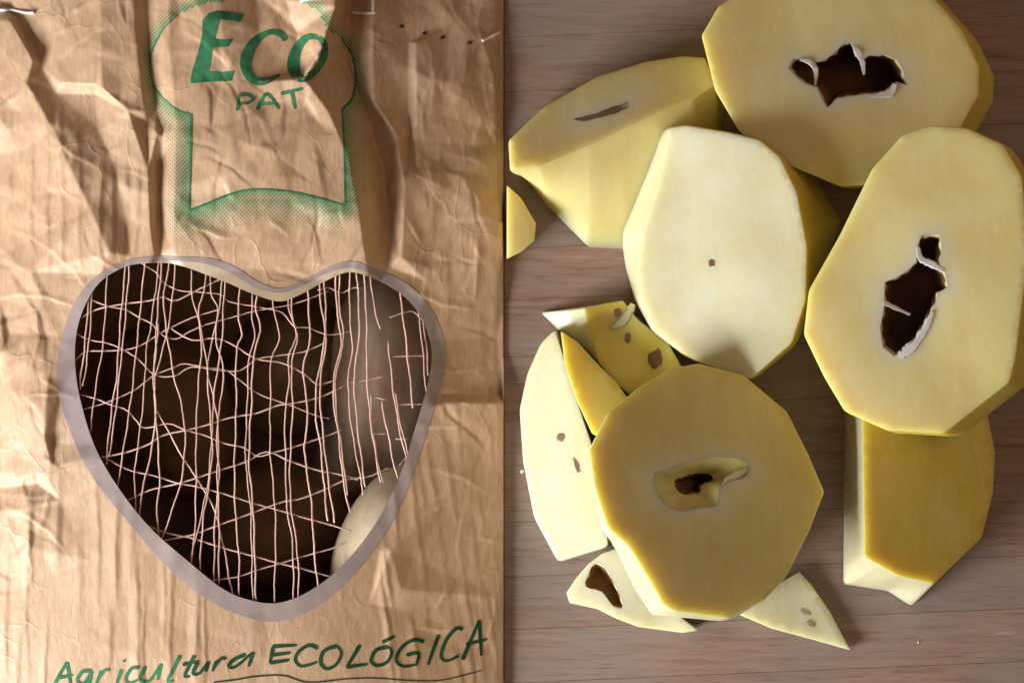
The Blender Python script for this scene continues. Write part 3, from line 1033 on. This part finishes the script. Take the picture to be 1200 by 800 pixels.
def piece(name, face, z0, tu, tv, label, cat, shift=(0, 0), scale=0.8, thick=None, base_z=None, hollow=None, hdepth=0.012,
          hmat=None, mats=None, corner=9, group=None, bulge=0.02, seed=0, waves=0.5, rim=1.5, base=None, hscale=0.7, jitter=1.0, pick=None, prof=None, mrings=1, hcen=None):
    """a knife-cut chunk: `face` px outline of its upper cut face on the plane z0 + tu*(u-uc) + tv*(v-vc)  (mm, mm/px)"""
    mats = mats or [M_FLESH, M_PEEL_SHADE]
    r_ = random.Random(seed + 100)
    corner *= 0.4
    rim *= 0.55
    out = dens(round_corners(face, corner), 3.6)
    uc = sum(p[0] for p in out) / len(out); vc = sum(p[1] for p in out) / len(out)
    ph = [(r_.uniform(-.05, .05), r_.uniform(-.05, .05), r_.uniform(0, 6)) for _ in range(4)]

    def fz(u, v, w=True):
        z = z0 + tu * (u - uc) + tv * (v - vc)
        if w:
            for a, c, p in ph:
                z += waves * 0.4 * math.sin(a * u + c * v + p)
        return z / 1000.0

    ins_ = offset_poly(out, 1.6 * rim)
    hol = dens(hollow, 2.5) if hollow else None
    pts, tris = fill(ins_, 7.0, hol)
    V = [P(u, v, fz(u, v)) for u, v in pts]
    onp = np.array(out)
    RIM = [float(np.sqrt(((onp[:, 0] - u) ** 2 + (onp[:, 1] - v) ** 2).min())) for u, v in pts]
    CORE = [0.0] * len(pts)
    if hol:
        hnp = np.array(hol)
        CORE = [0.75 * math.exp(-float(np.sqrt(((hnp[:, 0] - u) ** 2 + (hnp[:, 1] - v) ** 2).min())) / 13.0) for u, v in pts]
    F = [tuple(t) for t in tris]
    MI = [0] * len(F)
    n = len(out)
    # make face normals point up
    a, c, d = (Vector(V[i]) for i in F[0])
    if (c - a).cross(d - a).z < 0:
        F = [t[::-1] for t in F]
    # rim ring(s)
    prev = list(range(n))
    rings = []
    mid1 = offset_poly(out, 0.5 * rim)
    rings.append(([(p[0], p[1]) for p in mid1], [fz(p[0], p[1]) - 0.00018 * rim for p in mid1], 0))
    rings.append(([(p[0], p[1]) for p in out], [fz(p[0], p[1]) - 0.0007 * rim for p in out], 1))
    if base:
        # base polygon resampled by matching fraction
        bd_ = dens(round_corners(base, corner), 1.0)
        bb = [bd_[int(i * len(bd_) / n)] for i in range(n)]
    else:
        bb = [(uc + (p[0] - uc) * scale + shift[0], vc + (p[1] - vc) * scale + shift[1]) for p in out]
    zb = []
    for p, q in zip(out, bb):
        if base_z is not None:
            zb.append(base_z / 1000.0)
        else:
            zb.append(max(0.0005, fz(p[0], p[1], False) - thick / 1000.0))
    for t in (0.2, 0.42, 0.66, 0.86, 1.0):
        bl = bulge * math.sin(t * math.pi)
        pr = []
        zz = []
        for p, q, z in zip(out, bb, zb):
            x = p[0] + (q[0] - p[0]) * t ** 1.25; y = p[1] + (q[1] - p[1]) * t ** 1.25
            x += (x - uc) * bl; y += (y - vc) * bl
            pr.append((x, y))
            z1 = fz(p[0], p[1]) - 0.0007 * rim
            zz.append(z1 + (z - z1) * t)
        rings.append((pr, zz, 1))
    # orientation
    ar = sum(out[i][0] * out[(i + 1) % n][1] - out[(i + 1) % n][0] * out[i][1] for i in range(n))
    for pr, zz, mi in rings:
        st = len(V)
        for (u, v), z in zip(pr, zz):
            V.append(P(u, v, max(z, 0.0004)))
        for i in range(n):
            k = (i + 1) % n
            f = (prev[i], prev[k], st + k, st + i)
            if ar < 0: f = f[::-1]
            F.append(f[::-1]); MI.append(pick(*pr[i]) if (pick and mi == 1) else mi)
        prev = list(range(st, st + n))
    F.append(tuple(prev) if ar > 0 else tuple(prev[::-1])); MI.append(1)
    bz = min(v[2] for v in V)
    root_at = P(uc + shift[0], vc + shift[1], bz)
    RIM += [0.0] * (len(V) - len(RIM))
    if hollow is None:
        o = mesh_obj(name, V, F, mats, None, MI, at=root_at)
        o.data.attributes.new('rim', 'FLOAT', 'POINT').data.foreach_set('value', RIM)
        fix(o)
        tag(o, label, cat, group)
        return o, fz
    root = empty(name, root_at)
    tag(root, label, cat, group)
    o = mesh_obj('flesh', V, F, mats, root, MI)
    o.data.attributes.new('core', 'FLOAT', 'POINT').data.foreach_set('value', CORE + [0.0] * (len(V) - len(CORE)))
    o.data.attributes.new('rim', 'FLOAT', 'POINT').data.foreach_set('value', RIM)
    fix(o)
    # the hollow: a brown pit with ragged walls
    hm = hmat or M_HOLLOW
    m = len(hol)
    hc = (sum(p[0] for p in hol) / m, sum(p[1] for p in hol) / m)
    V, F = [], []
    if hcen: hc = hcen
    prof = prof or ((1.0, 0.0), (0.95, 0.10), (0.90, 0.4), (0.82, 0.75), (hscale, 1.0))
    nr_ = len(prof) - 1
    for ri, (sc, dp) in enumerate(prof):
        for i, p in enumerate(hol):
            jit = 0 if ri == 0 else jitter * math.sin(i * 0.9 + ri * 1.7 + seed)
            u = hc[0] + (p[0] - hc[0]) * sc + jit; v = hc[1] + (p[1] - hc[1]) * sc + jit * 0.6
            V.append(P(u, v, fz(p[0], p[1]) - dp * hdepth * (1 + (0 if ri in (0, nr_) else 0.1 * math.sin(i * 0.5 + seed)))))
    for ri in range(nr_):
        for i in range(m):
            k = (i + 1) % m
            F.append((ri * m + i, ri * m + k, (ri + 1) * m + k, (ri + 1) * m + i))
    V.append(P(hc[0], hc[1], fz(*hc) - hdepth))
    for i in range(m):
        F.append((nr_ * m + i, nr_ * m + (i + 1) % m, len(V) - 1))
    h = mesh_obj('hollow', V, F, [hm, mats[0]], root, [1 if q < m * mrings else 0 for q in range(len(F))])
    fix(h, flip=True)
    return root, fz


def fix(o, flip=False):
    bm = bmesh.new()
    bm.from_mesh(o.data)
    if not flip:
        bmesh.ops.recalc_face_normals(bm, faces=bm.faces)
    bm.to_mesh(o.data)
    bm.free()
    o.data.set_sharp_from_angle(angle=R(50))


def Q(off, s, lst):
    return [(off[0] + a / s, off[1] + c / s) for a, c in lst]


def shred(parent, path, w, fz, lift=0.0006, th=0.0012, mat=None):
    """torn starchy sliver standing on the rim of a hollow"""
    q = catmull([(p[0], p[1], ww, l) for p, ww, l in zip(path, w, lift if isinstance(lift, list) else [lift] * len(path))], 5, False)
    V, F = [], []
    m = len(q)
    rs = random.Random(int(path[0][0] * 7))
    for i, (x, y, ww, l) in enumerate(q):
        a = q[max(i - 1, 0)]; c = q[min(i + 1, m - 1)]
        dx, dy = c[0] - a[0], c[1] - a[1]
        L = math.hypot(dx, dy) or 1
        nx, ny = -dy / L, dx / L
        ww = ww * rs.uniform(0.8, 1.2)
        z = fz(x, y) + l
        for s_, dz in ((-0.5, -th), (-0.35, 0), (0.3, 0.0002), (0.5, -th)):
            V.append(P(x + nx * ww * s_, y + ny * ww * s_, z + dz))
    for i in range(m - 1):
        for k in range(4):
            F.append((i * 4 + k, i * 4 + (k + 1) % 4, i * 4 + 4 + (k + 1) % 4, i * 4 + 4 + k))
    F += [(0, 1, 2, 3), tuple((m - 1) * 4 + k for k in (3, 2, 1, 0))]
    o = mesh_obj('starchy_shred', V, F, mat or M_STARCH, parent)
    fix(o)
    return o


def eye(parent, u, v, ru, rv, fz, rot=0.0, seed=0, mat=None):
    r_ = random.Random(seed + 50)
    V, F = [], []
    n = 14
    ca, sa = math.cos(rot), math.sin(rot)
    k_ = [r_.uniform(0.8, 1.2) for _ in range(n)]
    for sc, dz in ((1.0, -0.00015), (0.85, 0.00012), (0.45, 0.0001)):
        for i in range(n):
            a = 2 * math.pi * i / n
            x = ru * sc * k_[i] * math.cos(a); y = rv * sc * k_[i] * math.sin(a)
            uu = u + x * ca - y * sa; vv = v + x * sa + y * ca
            V.append(P(uu, vv, fz(uu, vv) + dz))
    V.append(P(u, v, fz(u, v) + 0.0001))
    for r2 in range(2):
        for i in range(n):
            k = (i + 1) % n
            F.append((r2 * n + i, r2 * n + k, (r2 + 1) * n + k, (r2 + 1) * n + i))
    for i in range(n):
        F.append((2 * n + i, 2 * n + (i + 1) % n, 3 * n))
    o = mesh_obj('eye_spot', V, F, mat or M_EYE, parent)
    fix(o)
    return o


GP = 'cut potato pieces on the board'

# A: slice at the top, star-shaped hollow
A_face = [(822, 42), (842, 8), (872, -12), (1084, -14), (1128, 36), (1148, 78), (1147, 112), (1105, 186), (1050, 214), (985, 219), (916, 190), (866, 154), (838, 106)]
A_h = Q((880, 0), 3.75, [(165, 300), (185, 260), (215, 255), (290, 275), (330, 260), (365, 235), (410, 190), (440, 185), (465, 240), (490, 265), (520, 245), (590, 240), (640, 260), (670, 310), (685, 375),
                         (650, 362), (615, 390), (600, 412), (520, 412), (380, 432), (335, 475), (310, 430), (290, 385), (240, 370), (200, 340)])
A, fA = piece('potato_slice', A_face, 20, -0.03, 0.022, 'thick slice with star shaped brown hollow, propped behind the other slices', 'potato slice', shift=(30, 10), scale=0.92, base_z=0.5,
              hollow=A_h, hdepth=0.016, group=GP, seed=1)
shred(A, Q((880, 0), 3.75, [(215, 262), (262, 275), (285, 310), (282, 375)]), [3.5, 7, 6, 3], fA, [0.0004, 0.0006, -0.001, -0.002])
shred(A, Q((880, 0), 3.75, [(520, 425), (570, 418), (615, 408), (635, 370)]), [4, 9, 12, 6], fA)
shred(A, Q((880, 0), 3.75, [(455, 205), (475, 240), (490, 270), (497, 330)]), [5, 9, 7, 3], fA, [0.0004, 0.0004, -0.001, -0.003])

# B: long chunk lying against the bag
B_face = [(597, 164), (640, 124), (700, 90), (755, 73), (800, 66), (826, 68), (838, 100), (812, 118), (770, 134), (690, 172), (632, 196), (599, 198)]
B_h = Q((580, 0), 3.75, [(340, 525), (390, 510), (450, 495), (510, 470), (580, 450), (600, 440), (585, 475), (530, 500), (450, 520), (390, 535)])
B, fB = piece('potato_chunk', B_face, 20, -0.04, 0.065, 'long potato chunk with narrow slit on its cut face, lying against the bag edge', 'potato piece',
              base=[(598, 168), (640, 124), (700, 92), (755, 76), (800, 70), (838, 80), (850, 130), (840, 200), (790, 270), (738, 292), (690, 290), (640, 240), (616, 208), (600, 203)],
              base_z=0.5, hollow=B_h, hdepth=0.0016, group=GP, seed=2, mats=[M_FLESH, M_FLESH], hmat=M_MARK, bulge=0.015, corner=7)
Bs = [(594, 218), (610, 232), (628, 262), (626, 282), (612, 294), (594, 303)]
piece('potato_chunk', Bs, 11, -0.05, 0.02, 'small potato end piece showing beside the bag edge', 'potato piece', scale=1.0, base_z=0.5, group=GP, seed=3, mats=[M_FLESH, M_FLESH], corner=5)

# G: peel-side scrap under the centre slice
G_face = [(684, 361), (730, 352), (748, 376), (782, 400), (800, 432), (770, 450), (738, 462), (718, 446), (702, 424), (692, 392)]
G_base = [(634, 366), (730, 354), (752, 376), (784, 402), (800, 432), (770, 450), (738, 458), (716, 446), (698, 424), (664, 396)]
G, fG = piece('potato_scrap', G_face, 12, -0.03, 0.02, 'pointed pale scrap with brown eyes, tucked under the slice with the single dark dot', 'potato piece', base=G_base, base_z=0.5,
              group=GP, seed=4, mats=[M_PEEL_SHADE, M_PALE], corner=6, waves=1.6, bulge=0.0)  # pale walls paint the lit facet beside the shaded face
for (u, v, a, c, s_) in ((736, 396, 4, 7, 1), (724, 366, 5, 6, 2), (768, 420, 9, 12, 3)):
    eye(G, u, v, a, c, fG, 0.1, s_)
shred(G, [(718, 384), (732, 374), (742, 356)], [5, 12, 6], fG, 0.0008, 0.001, M_FLESH)

# D: centre slice, facing the window
D_face = [(784, 150), (804, 147), (852, 155), (890, 164), (914, 184), (934, 226), (946, 290), (944, 352), (928, 402), (880, 444), (846, 436), (800, 414), (766, 386), (750, 352), (747, 316), (752, 276), (769, 226), (778, 186)]
D_base = [(778, 162), (806, 160), (860, 168), (912, 176), (950, 196), (986, 258), (968, 306), (952, 352), (936, 398), (884, 436), (846, 428), (804, 408), (766, 384), (744, 352), (733, 314), (727, 270), (742, 218), (764, 166)]
D, fD = piece('potato_slice', D_face, 27, 0.075, -0.01, 'pale shiny potato slice with one small dark dot on its face', 'potato slice', base=D_base, base_z=0.5, group=GP, seed=5,
              mats=[M_PALE, M_PEEL_SHADE, M_PALE], corner=12, bulge=0.03, pick=lambda u, v: 2 if u < 800 else 1)  # walls towards the window pale, the rest shade yellow: light put into colour
eye(D, 834, 308, 4.2, 4.6, fD, 0, 9)

# F: white end piece and wedge at the left
F_face = [(650, 386), (634, 402), (618, 438), (609, 480), (613, 540), (626, 606), (654, 658), (712, 640), (708, 580), (694, 524), (676, 470), (662, 424)]
Fo, fF = piece('potato_end', F_face, 13, 0.12, 0.01, 'bright white potato end cut leaning towards the bag, with small brown eye', 'potato piece', scale=1.0, base_z=0.5, group=GP, seed=6,
               mats=[M_PALE, M_PALE], corner=14, bulge=0.0, shift=(3, 0))
eye(Fo, 657, 512, 5, 6, fF, 0.4, 11)
eye(Fo, 676, 545, 3, 10, fF, -0.3, 12)  # narrow dark streak for the groove in the face
W_face = [(657, 388), (676, 400), (698, 424), (724, 450), (742, 476), (722, 520), (694, 508), (676, 470), (662, 428)]
piece('potato_wedge', W_face, 21, -0.05, 0.03, 'yellow sided wedge squeezed between the white end piece and the pointed scrap', 'potato piece', scale=0.9, base_z=3, group=GP, seed=7,
      mats=[M_PEEL_SHADE, M_PALE], corner=5)

# H: bottom left scrap with brown pit
H_face = [(706, 648), (690, 660), (676, 676), (664, 694), (668, 706), (700, 713), (722, 724), (748, 734), (800, 741), (818, 738), (800, 724), (790, 690), (760, 660), (728, 640)]
H_h = catmull(Q((590, 600), 5, [(535, 300), (600, 330), (640, 400), (690, 505), (694, 560), (640, 548), (575, 465), (482, 435), (495, 365)]), 3)
Ho, fH = piece('potato_scrap', H_face, 9, 0.02, -0.02, 'thin ragged white scrap with brown pit, under the lower slice', 'potato piece', scale=0.96, base_z=0.5, hollow=H_h, hdepth=0.005, group=GP, seed=8,
               mats=[M_PALE, M_PALE], corner=5, waves=2.0, hmat=M_TAN)

# I: triangular chip
I_face = [(858, 716), (900, 690), (936, 670), (950, 684), (972, 716), (996, 761), (950, 748), (905, 736)]
I, fI = piece('potato_chip', I_face, 5, -0.02, 0.0, 'flat white triangular chip with grey brown mark, beside the lower slice', 'potato piece', scale=0.98, base_z=0.5, group=GP, seed=9,
              mats=[M_PALE, M_PALE], corner=3, waves=0.8)
eye(I, 944, 716, 8, 3, fI, 0.5, 21, M_MARK)
eye(I, 951, 730, 6, 4, fI, 0.3, 22, M_MARK)

# J: chunk standing at lower right
J_face = [(1010, 470), (1090, 460), (1156, 480), (1166, 530), (1163, 580), (1150, 630), (1094, 684), (1052, 674), (1013, 652)]
J_base = [(990, 470), (1090, 462), (1150, 480), (1160, 530), (1158, 584), (1146, 630), (1068, 710), (1040, 692), (988, 684)]
piece('potato_chunk', J_face, 26, -0.10, 0.035, 'blocky yellow potato chunk with white lower edge, half hidden under the tall hollow slice', 'potato piece', base=J_base, base_z=0.5, group=GP, seed=10,
      corner=8, bulge=0.0, mats=[M_PEEL_SHADE, M_PALE])  # yellow top painted for shade, pale walls for the lit edge

# C: tall slice on top at the right
C_face = [(1058, 158), (1090, 147), (1132, 150), (1176, 170), (1198, 208), (1205, 300), (1190, 420), (1183, 448), (1106, 508), (1040, 504), (990, 482), (966, 442),
          (942, 392), (948, 340), (984, 276), (1022, 198)]
C_h = Q((880, 200), 3.75, [(750, 285), (790, 278), (830, 280), (838, 340), (830, 410), (850, 440), (866, 510), (825, 535), (805, 600), (760, 680), (720, 745), (660, 800), (630, 815), (580, 775), (568, 690),
                           (585, 600), (588, 490), (650, 465), (700, 430), (728, 400), (732, 330)])
C, fC = piece('potato_slice', C_face, 45, 0.03, 0.012, 'large oval slice with long brown hollow, lying on top of its neighbours', 'potato slice', shift=(26, 10), scale=0.94, thick=19, hollow=C_h,
              hdepth=0.016, group=GP, seed=11, corner=12)
shred(C, Q((880, 200), 3.75, [(735, 335), (745, 385), (795, 410), (845, 440)]), [5, 8, 8, 5], fC, [0.0004, 0.0, -0.0002, 0.0004])
shred(C, Q((880, 200), 3.75, [(585, 580), (630, 600), (700, 632)]), [7, 5, 3], fC, [0.0005, -0.001, -0.003])
shred(C, Q((880, 200), 3.75, [(800, 620), (775, 680), (735, 745), (690, 790), (650, 815)]), [5, 8, 10, 13, 8], fC)

# E: lower slice in front, torn hollow
E_face = [(786, 432), (818, 426), (872, 440), (922, 482), (946, 530), (966, 576), (948, 622), (922, 674), (896, 702), (852, 724), (790, 716), (776, 708), (762, 682), (736, 640), (712, 618), (696, 570), (690, 528), (712, 484), (748, 454)]
E_base = [(790, 446), (820, 442), (868, 455), (912, 492), (934, 534), (950, 576), (936, 620), (912, 668), (890, 696), (850, 726), (764, 720), (744, 690), (722, 644), (704, 618), (700, 570), (698, 532), (720, 496), (752, 468)]
E_h = Q((580, 390), 3.75, [(700, 620), (760, 600), (850, 568), (930, 548), (1030, 545), (1095, 562), (1125, 600), (1095, 635), (1025, 655), (985, 690), (980, 755), (900, 768), (820, 782), (755, 755), (712, 700)])
E, fE = piece('potato_slice', E_face, 40, -0.088, 0.045, 'dull yellow slice with torn ragged pit, on top of the white scraps', 'potato slice', base=E_base, base_z=13, hollow=catmull(E_h, 3), hdepth=0.010,
              group=GP, seed=12, corner=10, bulge=0.02, jitter=0.5, mats=[M_GOLD, M_PALE], hcen=(806, 567), mrings=4,  # pale walls paint the lit strip at lower left
              prof=((1.0, 0.0), (0.9, 0.03), (0.75, 0.09), (0.55, 0.16), (0.40, 0.25), (0.33, 0.6), (0.22, 1.0)))
shred(E, Q((580, 390), 3.75, [(1118, 585), (1085, 612), (1030, 645), (992, 690), (985, 745)]), [4, 9, 10, 7, 3], fE, -0.0003, 0.0012, M_PALE)

# crumbs on the board
rc = random.Random(9)
for (u, v, r_, lab) in ((612, 552, 2.6, 'white starch crumb on the board beside the white potato end'),
                        (1076, 752, 1.2, 'tiny pale crumb on the board below the blocky chunk'),
                        ):
    bm = bmesh.new()
    bmesh.ops.create_icosphere(bm, subdivisions=2, radius=r_ * S)
    for w in bm.verts:
        w.co *= rc.uniform(0.7, 1.2)
        w.co.z *= 0.6
    me = bpy.data.meshes.new('potato_crumb')
    bm.to_mesh(me); bm.free()
    me.materials.append(M_CRUMB)
    o = bpy.data.objects.new('potato_crumb', me)
    p = P(u, v, 0)
    o.location = (p[0], p[1], r_ * S * 0.5)
    link(o)
    tag(o, lab, 'crumb', 'crumbs on the board')

bpy.context.view_layer.update()
